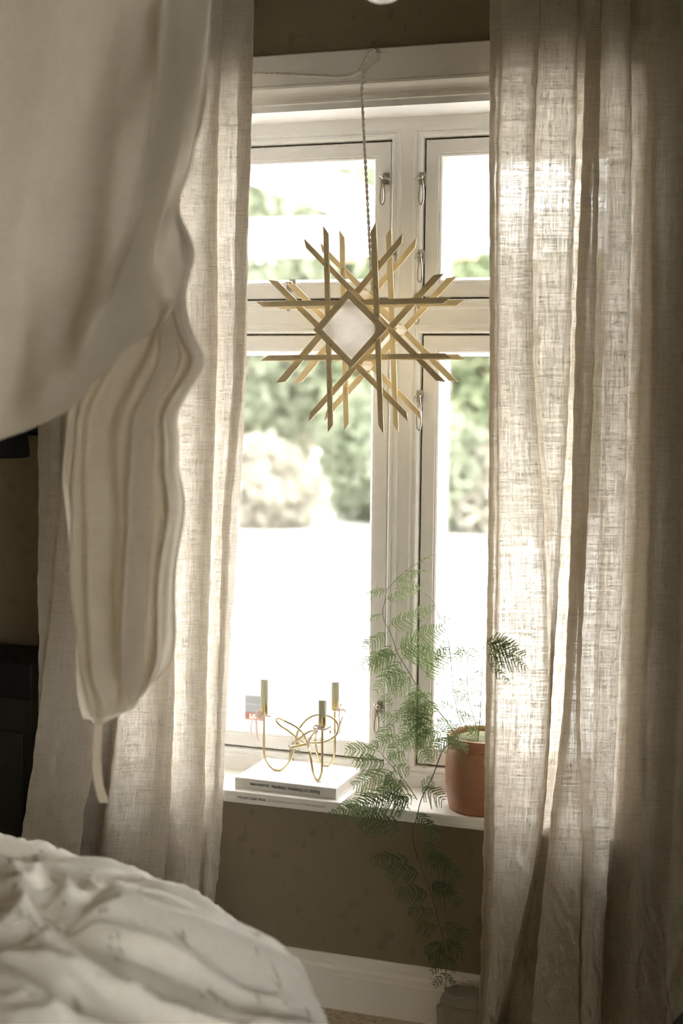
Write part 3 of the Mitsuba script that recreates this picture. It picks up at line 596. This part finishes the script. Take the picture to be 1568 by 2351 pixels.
for layer in range(2):
    dx, dy = (0, 0) if layer == 0 else (.005, .092)
    for name, (cs, yo) in SL.items(): slat(cs, yo if layer == 0 else yo * .8, st, dx, dy, mt=(BAMBOO, BAMBOO_FLARE)[layer])
    for X, Y, an in CR: lash(X, Y, an, 0.000, st, dx, dy)
    # diamond frame
    q = [(717, 540), (978, 797), (735, 1062), (484, 808)]; qi = [(717, 598), (920, 799), (735, 1008), (540, 806)]
    yo = -.020 if layer == 0 else .012
    for i in range(4):
        j = (i + 1) % 4; key = slat([q[i], qi[i], qi[j], q[j]], yo, st, dx, dy, th=.007, mt=(BAMBOO, BAMBOO_FLARE)[layer], name='diamond_frame')
    v = np.array([sp(*p) for p in [(717, 590), (928, 799), (735, 1016), (532, 806)]]); v[:, 1] = SY + yo + .003; v += [dx, dy, 0]
    tag(put('paper', trimesh.Trimesh(v, [[0, 1, 2], [0, 2, 3]], process=False), PAPER, st, smooth=False), 'white translucent paper square')
for X, Y in ((717, 560), (962, 797), (735, 1042), (500, 808)):
    c = sp(X, Y); c[1] = SY; t = trimesh.creation.cylinder(.0115, .078, sections=6); t.apply_transform(T_(c[0] + .003, SY + .054, c[2], 90)); tag(put('dowel', t, DOWEL, st, smooth=False), 'pale wooden dowel joining both layers')

# twisted cord from the left, over the hook and down into the star
def twisted(p, r, pitch):
    p = np.asarray(p); d = np.r_[0, np.cumsum(np.linalg.norm(np.diff(p, axis=0), axis=1))]; t, n, b = frames_along(p); ms = []
    for ph in (0, np.pi):
        a = d / pitch * 2 * np.pi + ph; ms.append(tube(p + r * .62 * (np.cos(a)[:, None] * n + np.sin(a)[:, None] * b), r * .62, 6))
    return cat_(ms)
def cp(X, Y, y): return at(560 + X / 2.7034, Y / 2.7034, y)
yc = -.032
sockz = sp(795, 555)[2]
star_top = np.array([sp(800, 540)[0] + .004, SY + .046, sockz + .004])
path = [cp(-140, 440, yc), cp(60, 456, yc), cp(180, 458, yc), cp(300, 463, yc), cp(450, 470, yc), cp(570, 477, yc), cp(660, 468, yc), cp(715, 445, yc), cp(745, 390, yc), cp(780, 335, yc), cp(815, 308, yc - .004), cp(843, 322, yc - .01), cp(838, 365, yc - .012), cp(800, 405, yc - .012), cp(758, 448, yc - .012), cp(738, 500, yc - .016), cp(735, 640, yc - .024)]
end = path[-1]
for s in np.linspace(.12, 1, 9): path.append(end * (1 - s) + star_top * s)
k = put('lamp_cord', twisted(spline(path, 620), .0030, .026), CORD, smooth=60); tag(k, 'white twisted lamp cord looped over the hook and holding the star', 'cord')
tie = [cp(672, 425, yc - .008), cp(715, 447, yc - .019), cp(750, 468, yc - .008)]
k = put('cable_tie', tube(spline(tie, 10), .0012, 6), COVER); tag(k, 'thin white tie knotted around the twisted cord on the casing', 'cable tie')
hk = spline([cp(812, 262, 0.0), cp(812, 264, -.02), cp(815, 285, -.032), cp(822, 315, -.036), cp(830, 322, -.044), cp(832, 305, -.050)], 20)
k = put('wall_hook', tube(hk, .0016, 7), NICKEL); tag(k, 'small metal hook in the wall above the window casing', 'hook')

# ------------------------------------------------------------------ books
ZS = sz1
def book(name, x0, x1, y0, y1, z0, t, spine_m, cover_m, label, rot=0.0):
    b = thing(name, label, 'book'); c = np.array([(x0 + x1) / 2, (y0 + y1) / 2, 0])
    R = trimesh.transformations.rotation_matrix(math.radians(rot), [0, 0, 1], c); e = .0025
    def p(n, m, mt, par=b, sm=25): m.apply_transform(R); return put(n, m, mt, par, smooth=sm)
    p('pages', box(x0 + .003, x1 - .003, y0 + .004, y1 - .003, z0 + e, z0 + t - e), PAGES)
    p('front_cover', box(x0, x1, y0 + .001, y1, z0 + t - e, z0 + t, .0006), cover_m); p('back_cover', box(x0, x1, y0 + .001, y1, z0, z0 + e, .0006), cover_m)
    s = p('spine', box(x0, x1, y0 - .0015, y0 + .003, z0, z0 + t, .0012), spine_m)
    return b, s, R
ubL, ubR = at_z(542, 1808, ZS + .0245), at_z(773, 1836, ZS + .0245)
rot = math.degrees(math.atan2(ubR[1] - ubL[1], ubR[0] - ubL[0])) * .8
bw = np.linalg.norm(ubR - ubL); mx, my = (ubL[0] + ubR[0]) / 2, (ubL[1] + ubR[1]) / 2
lowR = at_z(783, 1868, ZS)[0]
YL = -.1265
lb, ls, LR = book('book', lowR - .279, lowR, YL, YL + .232, ZS, .0245, SPINE, COVER, 'white book lowest in the stack, overhanging the window sill')
def text_on(txt, h, x, y, z, par, mt, R, bold=False, width=None, flat=False):
    m = meshkit.text_mesh(txt, h, .0005, bold)
    if width: m.vertices[:, 0] *= width / m.extents[0]
    if flat: A = trimesh.transformations.rotation_matrix(math.pi / 2, [0, 0, 1])
    else: A = trimesh.transformations.rotation_matrix(math.pi / 2, [1, 0, 0])
    A = A.copy(); A[:3, 3] = [x, y, z]; m.apply_transform(A); m.apply_transform(R); put('lettering', m, mt, par, smooth=False)
# pixel columns of the lettering -> x on the spine plane
def sx(px, py, Y): return at(px, py, Y)[0]
xa, xb, xc2 = sx(545, 1828, YL), sx(610, 1835, YL), sx(747, 1851, YL)
text_on('THE BABY GUEST BOOK', .0052, xa, YL - .0016, ZS + .0095, ls, INK, LR, True, xb - xa)
text_on('FÖR BARN SOM KLARAR AV ATT HÖRA SANNINGEN', .0050, xb + .004, YL - .0016, ZS + .0095, ls, INKGREY, LR, False, xc2 - xb - .004)
Z2 = ZS + .0245; y0 = my
ub, us, UR = book('book', mx - bw / 2, mx + bw / 2, y0, y0 + .178, Z2, .0245, BOOKCLOTH, COVER, 'book with grey cloth spine under the brass candle holder, topmost of the stack', rot)
g0, g1, g2, g3 = sx(576, 1797, y0), sx(621, 1803, y0), sx(626, 1804, y0), sx(737, 1818, y0)
text_on('FRIDA RAMSTEDT', .0052, g0, y0 - .0018, Z2 + .0105, us, INK, UR, True, g1 - g0)
text_on('Handbok i inredning och styling', .0072, g2, y0 - .0018, Z2 + .0098, us, INK, UR, True, g3 - g2)
for i, tx in enumerate(('Handbok i', 'inredning', 'och styling')):
    text_on(tx, .0105, mx + .055 + i * .019, y0 + .028, Z2 + .0245, ub, INKPALE, UR, False, None, True)
ZT = Z2 + .0245

# ------------------------------------------------------------------ brass candle holder, candles, ribbons
def kp(X, Y, y): return at(520 + X / 4.612, 1500 + Y / 4.612, y)
ch = thing('candle_holder', 'knotted brass three-armed candle holder standing on the books', 'candle holder')
fA, fB, fC = (at_z(520 + X / 4.612, 1500 + Y / 4.612, ZT) for X, Y in ((545, 1246), (963, 1352), (1055, 1198)))
yA, yB, yC = fA[1], fB[1], fC[1]; ym = (yA + yB + yC) / 3
rt = .0026
def poly(pts, n):
    p = spline([kp(X, Y, y) for X, Y, y in pts], n); p[:, 2] = np.maximum(p[:, 2], ZT + rt); return p
arA = [(397, 655, yA), (397, 800, yA), (396, 1000, yA), (404, 1090, yA), (435, 1165, yA), (482, 1218, yA), (545, 1240, yA), (610, 1215, yA), (660, 1155, yA), (697, 1080, yA), (714, 1000, ym - .01), (735, 910, ym - .004), (762, 810, ym + .004), (795, 760, ym + .012), (850, 702, ym + .018), (955, 652, ym + .022), (1065, 660, ym + .022), (1150, 708, ym + .016), (1184, 785, ym + .01), (1160, 860, ym), (1085, 918, ym - .004), (1000, 944, ym - .006), (890, 948, ym - .004), (835, 948, ym)]
arB = [(1015, 780, yB), (1013, 900, yB), (1012, 1100, yB), (1010, 1210, yB), (998, 1300, yB), (963, 1344, yB), (930, 1300, yB), (905, 1200, yB), (882, 1050, yB), (860, 950, ym - .01), (800, 838, ym - .012), (715, 765, ym - .012), (610, 712, ym - .01), (540, 690, ym), (526, 706, ym + .004), (560, 755, ym + .004), (640, 810, ym + .004), (715, 868, ym + .004), (790, 920, ym + .004), (835, 945, ym + .002)]
arC = [(1147, 610, yC), (1147, 800, yC), (1145, 1020, yC), (1132, 1110, yC), (1100, 1168, yC), (1055, 1191, yC), (1010, 1168, yC), (970, 1095, yC), (947, 1000, yC), (941, 890, yC), (948, 820, ym + .006), (900, 820, ym - .012), (830, 856, ym - .014), (760, 910, ym - .014), (718, 955, ym - .012), (725, 985, ym - .008), (790, 972, ym - .004), (840, 955, ym)]
for a in (arA, arB, arC): put('arm', tube(poly(a, 170), rt, 10), BRASS, ch, smooth=50)
put('clasp', tube(spline([kp(700, 990, ym - .02), kp(780, 978, ym - .022), kp(850, 962, ym - .02)], 12), .004, 10), BRASS, ch)
TOPS = [((402, 655), 555, 268, yA, 365, 443), ((1015, 780), 690, 488, yB, 970, 1058), ((1150, 600), 515, 296, yC, 1108, 1196)]
cand_lab = ['short sage green candle in the left brass cup, tallest of the three', 'short sage green candle in the front brass cup, lowest of the three', 'short sage green candle in the rear right brass cup, with a slanted pale scratch']
for i, ((X, Y), yl, yt, y, xa_, xb_) in enumerate(TOPS):
    b = kp(X, Y, y); zl, zh = kp(X, yl, y)[2], kp(X, yt, y)[2]; hcup = zl - b[2] + .004; rc = .0094
    prof = [(0, 0), (.004, 0), (.0135, .0012), (.0140, .0022), (.0100, .0030), (rc, .004), (rc, hcup), (rc + .0004, hcup + .0006), (rc - .0008, hcup), (rc - .0009, .005), (0, .005)]
    put('cup', lathe(prof, b, 32), BRASS, ch, smooth=35)
    rc2 = .0090; hc = zh - b[2]
    cd = thing('candle', cand_lab[i], 'candle')
    put('wax', lathe([(0, .005), (rc2 - .0006, .005), (rc2 - .0004, hcup), (rc2 + .0002, hcup + .002), (rc2 + .0002, hc - .004), (rc2 - .0012, hc - .0012), (rc2 - .003, hc - .0005), (.002, hc - .0018), (0, hc - .002)], b, 32), WAX, cd, smooth=40)
    put('wick', tube([b + [0, 0, hc - .0025], b + [.0004, 0, hc + .0004]], .0007, 6), WICK, cd)
    if i == 2:
        a = np.radians(np.linspace(200, 320, 14)); sc = np.stack([b[0] + (rc2 + .0004) * np.cos(a), b[1] + (rc2 + .0004) * np.sin(a), b[2] + hc - .026 + .013 * np.linspace(0, 1, 14)], 1)
        put('scratch', tube(sc, .0005, 5), SPINE, cd)
def ribbon(label, loops, tails, y):
    r = thing('ribbon', label, 'ribbon')
    for pts, w in loops: put('bow_loop', strip(spline([kp(X, Y, y + d) for X, Y, d in pts], 24), [.25, .45, .83], w * 1.35), RIBBON, r)
    for pts, w in tails: put('ribbon_end', strip(spline([kp(X, Y, y + d) for X, Y, d in pts], 26), [.95, .2, .05], w * 1.25), RIBBON, r)
ribbon('pale pink ribbon bow tied under the left candle', [([(392, 655, -.012), (350, 650, -.012), (312, 636, -.012), (318, 612, -.01), (350, 618, -.012), (372, 650, -.013), (398, 660, -.013)], .0042), ([(395, 660, -.012), (365, 672, -.014), (330, 655, -.016), (300, 655, -.016), (286, 668, -.015)], .0035), ([(395, 655, -.014), (430, 665, -.014), (475, 668, -.010)], .003)],
       [([(345, 650, -.013), (320, 690, -.014), (318, 760, -.014), (322, 850, -.014), (340, 922, -.013)], .0045), ([(340, 655, -.012), (282, 690, -.012), (262, 760, -.012), (264, 840, -.012), (284, 915, -.012)], .0032)], yA)
ribbon('pale pink ribbon bow tied under the front candle', [([(1005, 790, -.015), (965, 790, -.016), (930, 800, -.016), (922, 775, -.014), (950, 765, -.015), (990, 785, -.016)], .0036), ([(985, 800, -.014), (1030, 806, -.015), (1075, 792, -.012), (1105, 778, -.01), (1098, 800, -.009), (1110, 838, -.009)], .004)],
       [([(1000, 785, -.015), (940, 830, -.018), (890, 890, -.018), (868, 945, -.018), (868, 1000, -.017)], .0045)], yB)
ribbon('pale pink ribbon bow tied under the rear right candle', [([(1160, 600, -.013), (1190, 585, -.014), (1215, 560, -.013), (1205, 540, -.012), (1190, 560, -.012), (1180, 595, -.013)], .0036), ([(1165, 600, -.013), (1210, 600, -.014), (1252, 605, -.012), (1255, 640, -.011), (1225, 680, -.011), (1210, 740, -.011)], .004)],
       [([(1195, 600, -.012), (1192, 680, -.012), (1196, 770, -.012), (1200, 855, -.012)], .003), ([(1225, 680, -.011), (1208, 730, -.011), (1192, 800, -.012)], .0035)], yC)

# ------------------------------------------------------------------ potted asparagus fern
pf_ = thing('potted_fern', 'feathery asparagus fern in a brown clay pot at the right end of the sill', 'potted plant')
prc = np.array([at_z(1034, 1842, ZS)[0] + .0765, .030, ZS])
potp = [(0, 0), (.070, 0), (.0755, .004), (.079, .02), (.0835, .06), (.0845, .095), (.083, .125), (.0805, .137), (.0785, .1395), (.0795, .143), (.0805, .146), (.0790, .1485), (.0800, .152), (.0812, .156), (.0825, .164), (.0815, .168), (.0775, .169), (.0750, .165), (.0745, .145), (0, .143)]
put('pot', lathe(potp, prc, 72), TERRA, pf_, smooth=30)
sm = blob(prc + [0, 0, .150], np.array([.073, .073, .016]), 3, .3, 1.0); put('soil', sm, MOSS, pf_, smooth=True)
def stem(pts, r0, r1, mt=STEM):
    p = spline([at(x, y, d) if d is not None else (x, y) for x, y, d in pts], 40); put('stem', tube(p, np.linspace(r0, r1, 40), 6), mt, pf_, smooth=60); return p
rim = ZS + .16
stem([(1060, 1712, .0), (1022, 1715, -.035), (1000, 1765, -.06), (985, 1800, -.075), (966, 1838, -.085), (956, 1880, -.09), (947, 1912, -.09), (953, 1950, -.09), (964, 1988, -.09), (985, 2040, -.09), (1000, 2090, -.09), (1012, 2135, -.088), (1021, 2175, -.085), (1024, 2240, -.08), (1024, 2268, -.078)], .0013, .0006, STEMDRY)
stem([(957, 1836, -.085), (936, 1803, -.08), (908, 1768, -.075), (885, 1742, -.07), (860, 1715, -.066), (835, 1716, -.062)], .0009, .0005, STEMDRY)
stem([(1062, 1712, .02), (1036, 1672, .01), (1000, 1625, .0), (962, 1582, -.01), (940, 1545, -.015), (910, 1493, -.02), (897, 1455, -.02), (878, 1408, -.02), (884, 1379, -.02), (889, 1354, -.02), (910, 1330, -.02), (930, 1312, -.02), (957, 1294, -.02), (990, 1274, -.02)], .0013, .0004)
stem([(1075, 1712, .05), (1052, 1640, .05), (1038, 1560, .05), (1022, 1448, .05), (1005, 1410, .05), (998, 1388, .05), (975, 1363, .05), (945, 1352, .05), (905, 1352, .04)], .001, .0004)
stem([(1100, 1712, .03), (1092, 1660, .03), (1075, 1600, .03), (1073, 1540, .03), (1072, 1490, .03)], .0009, .0005)
stem([(1085, 1712, .05), (1062, 1650, .05), (1035, 1610, .05), (990, 1555, .05), (945, 1515, .05), (930, 1500, .05)], .0009, .0004)
stem([(1070, 1712, -.02), (1020, 1680, -.03), (985, 1655, -.04), (962, 1640, -.05), (955, 1625, -.05)], .0009, .0005)
stem([(1095, 1712, .0), (1102, 1650, -.05), (1105, 1580, -.11), (1107, 1520, -.155), (1114, 1480, -.175), (1130, 1468, -.18)], .0009, .0005)
stem([(1082, 1712, .06), (1045, 1580, .08), (1030, 1470, .08)], .0008, .0004)
stem([(1050, 1712, -.03), (1035, 1716, -.06), (1058, 1712, -.065), (1075, 1730, -.066), (1062, 1752, -.066)], .0008, .0004)

def frond(bx, by, tx, ty, d0, d1, width, seed, name='frond', dens=1.0, droop=.12, full=1.0):
    g = np.random.default_rng(seed); a, b = at(bx, by, d0), at(tx, ty, d1); L = np.linalg.norm(b - a); ax = (b - a) / L
    nrm = np.array([0, -1, 0]) + g.normal(0, .22, 3); nrm -= ax * (nrm @ ax); nrm /= np.linalg.norm(nrm); wv = np.cross(ax, nrm)
    s = np.linspace(0, 1, 14); rach = a + (b - a) * s[:, None] + np.array([0, 0, 1]) * (droop * L * (s - s * s))[:, None] + nrm * (.04 * L * np.sin(s * 3))[:, None]
    ms = [tube(rach, np.linspace(.00055, .0003, 14), 3, caps=False)]
    lines = []; npin = max(5, int(L / .0088 * dens))
    R_ = lambda t: np.stack([np.interp(t, s, rach[:, k]) for k in range(3)], -1)
    V = []
    for i in range(npin):
        t = .10 + .88 * (i + g.uniform(-.2, .2)) / npin
        for sd in (-1, 1):
            ln = width * L * (math.sin(math.pi * min(1, max(0, t)) ** .62) ** .8 * .95 + .08) * g.uniform(.75, 1.12)
            if ln < .003: continue
            an = math.radians(g.uniform(52, 62)); dr_ = ax * math.cos(an) + wv * sd * math.sin(an) + nrm * g.normal(0, .12) + np.array([0, 0, -.10])
            p0 = R_(np.array(t)); n = max(3, int(ln / .0015))
            u = np.linspace(0, 1, n)[:, None]; line = p0 + dr_ * ln * u + ax * (.12 * ln) * u ** 2 + np.array([0, 0, -1]) * (.12 * ln) * u ** 2
            V.append((line[:-1], line[1:], np.full(n - 1, .00046)))
            q = line[1:]; m = len(q)
            for side in (-1, 1):
                nd = dr_ * g.uniform(.4, .9, (m, 1)) + np.cross(dr_, nrm) * side * g.uniform(.5, .9, (m, 1)) + nrm * g.normal(0, .35, (m, 1))
                nd /= np.linalg.norm(nd, axis=1, keepdims=True); ll = .0026 * g.uniform(.6, 1.15, (m, 1)) * (1.1 - .5 * u[1:])
                V.append((q, q + nd * ll, np.full(m, .00090 * full)))
    A_ = np.vstack([x[0] for x in V]); B_ = np.vstack([x[1] for x in V]); wd = np.concatenate([x[2] for x in V])[:, None]
    dv = B_ - A_; sdv = np.cross(dv, g.normal(size=dv.shape) * .5 + nrm); sdv /= np.linalg.norm(sdv, axis=1, keepdims=True) + 1e-12
    v = np.stack([A_ - sdv * wd, A_ + sdv * wd, B_ + sdv * wd * .6, B_ - sdv * wd * .6], 1).reshape(-1, 3); i = np.arange(len(A_))[:, None] * 4
    ms.append(trimesh.Trimesh(v, np.vstack([i + [0, 1, 2], i + [0, 2, 3]]), process=False))
    m = cat_(ms); put(name, m, LEAFOPAQUE if full > 1.2 else LEAF, pf_, smooth=False)
FR = [  # base x, y, tip x, y, depth, half-width share
    (930, 1905, 812, 1871, -.10, .30), (952, 1864, 1014, 1924, -.09, .38), (968, 1955, 1063, 2019, -.09, .34), (948, 1977, 848, 1973, -.11, .30), (968, 2006, 880, 2000, -.09, .32),
    (985, 2022, 1061, 2076, -.08, .36), (988, 2054, 903, 2047, -.11, .32), (1000, 2096, 935, 2091, -.10, .32), (1006, 2130, 950, 2128, -.09, .34), (1017, 2118, 1081, 2152, -.08, .36),
    (1021, 2154, 1064, 2194, -.08, .45), (1020, 2160, 975, 2196, -.09, .4), (1021, 2193, 1051, 2229, -.08, .35), (1022, 2205, 988, 2234, -.08, .3), (1024, 2233, 994, 2268, -.08, .25), (1024, 2235, 1053, 2268, -.08, .22),
    (1022, 2175, 985, 2215, -.085, .3), (990, 2035, 1045, 2050, -.08, .34), (975, 1925, 1005, 1985, -.085, .45), (1000, 1960, 1042, 1995, -.08, .4),
    (956, 1832, 752, 1872, -.10, .20), (936, 1803, 779, 1865, -.095, .28), (909, 1770, 805, 1806, -.09, .34), (870, 1725, 790, 1722, -.08, .42), (891, 1755, 812, 1752, -.085, .36), (921, 1785, 915, 1866, -.09, .42),
    (964, 1806, 1022, 1842, -.08, .45), (966, 1806, 998, 1786, -.07, .4), (930, 1800, 880, 1790, -.085, .42), (915, 1790, 860, 1830, -.09, .4), (950, 1825, 900, 1850, -.1, .4), (912, 1850, 918, 1880, -.1, .3), (885, 1742, 935, 1735, -.07, .4), (900, 1760, 945, 1770, -.07, .4), (870, 1722, 850, 1700, -.06, .4), (905, 1768, 880, 1815, -.085, .35),
    (889, 1352, 822, 1374, -.02, .16), (878, 1408, 820, 1433, -.02, .16), (884, 1379, 975, 1342, -.02, .17), (890, 1439, 1000, 1392, -.02, .18), (892, 1450, 824, 1499, -.03, .25), (910, 1493, 1022, 1438, -.02, .26), (910, 1493, 820, 1537, -.03, .28), (925, 1514, 862, 1590, -.03, .28), (914, 1500, 848, 1532, -.04, .4),
    (939, 1544, 884, 1564, -.03, .5), (922, 1512, 1006, 1490, -.02, .3), (930, 1312, 990, 1310, -.02, .14), (912, 1330, 965, 1318, -.02, .16), (905, 1336, 958, 1338, -.02, .2), (957, 1294, 1000, 1272, -.02, .1), (920, 1505, 960, 1470, .0, .45), (900, 1480, 870, 1520, -.02, .4), (945, 1550, 900, 1600, -.02, .35),
    (975, 1560, 1030, 1490, .05, .3), (1000, 1520, 1032, 1462, .05, .2), (960, 1530, 1010, 1500, .05, .4), (1005, 1410, 1045, 1435, .05, .2),
    (1072, 1492, 1025, 1528, .03, .35), (1072, 1490, 1105, 1505, .03, .3), (1075, 1500, 1040, 1490, .03, .35), (1072, 1500, 1100, 1535, .03, .3), (1038, 1480, 1010, 1510, .06, .3),
    (1075, 1585, 1035, 1600, .03, .45), (1075, 1580, 1105, 1600, .03, .45), (1074, 1570, 1045, 1565, .03, .4), (1076, 1590, 1060, 1625, .03, .45), (1074, 1560, 1100, 1570, .03, .35), (1085, 1620, 1110, 1625, .03, .4),
    (962, 1582, 930, 1640, -.03, .42), (965, 1585, 985, 1650, -.03, .40), (970, 1600, 935, 1600, -.04, .45), (975, 1605, 1000, 1640, -.03, .45), (980, 1620, 925, 1660, -.05, .4), (960, 1640, 955, 1720, -.05, .38), (962, 1640, 920, 1690, -.05, .38), (958, 1630, 985, 1690, -.05, .4), (955, 1625, 905, 1650, -.05, .4), (965, 1600, 990, 1590, -.02, .45), (960, 1615, 930, 1625, -.055, .5), (965, 1635, 990, 1665, -.05, .5), (975, 1610, 955, 1660, -.05, .5), (968, 1595, 948, 1570, -.04, .4),
    (920, 1650, 870, 1640, -.03, .45), (905, 1660, 870, 1700, -.04, .45), (925, 1690, 860, 1710, -.055, .35), (940, 1690, 890, 1740, -.06, .35), (955, 1700, 985, 1760, -.06, .4), (900, 1620, 880, 1590, -.02, .35), (985, 1655, 925, 1720, -.055, .33), (1000, 1665, 960, 1715, -.06, .38),
    (1020, 1680, 955, 1705, -.05, .36), (1030, 1690, 975, 1740, -.055, .33), (1040, 1660, 1000, 1660, .0, .45), (1060, 1660, 1020, 1700, -.05, .42), (1065, 1665, 1095, 1680, -.02, .4), (1090, 1650, 1060, 1645, .02, .45), (1085, 1670, 1110, 1660, .02, .4), (1050, 1690, 1000, 1720, -.055, .35), (1075, 1640, 1040, 1640, .02, .4), (1035, 1712, 1078, 1715, -.068, .4), (1062, 1735, 1058, 1757, -.066, .2), (1040, 1630, 1010, 1610, .03, .4), (1100, 1690, 1070, 1675, .0, .4), (1025, 1695, 1060, 1705, -.06, .45),
    (1116, 1478, 1208, 1512, -.185, .38), (1114, 1474, 1170, 1468, -.182, .36), (1116, 1490, 1212, 1534, -.180, .26), (1120, 1520, 1172, 1570, -.178, .22), (1124, 1476, 1190, 1488, -.188, .38), (1120, 1500, 1160, 1540, -.182, .32), (1112, 1490, 1095, 1475, -.16, .3), (1108, 1530, 1090, 1560, -.14, .3)]
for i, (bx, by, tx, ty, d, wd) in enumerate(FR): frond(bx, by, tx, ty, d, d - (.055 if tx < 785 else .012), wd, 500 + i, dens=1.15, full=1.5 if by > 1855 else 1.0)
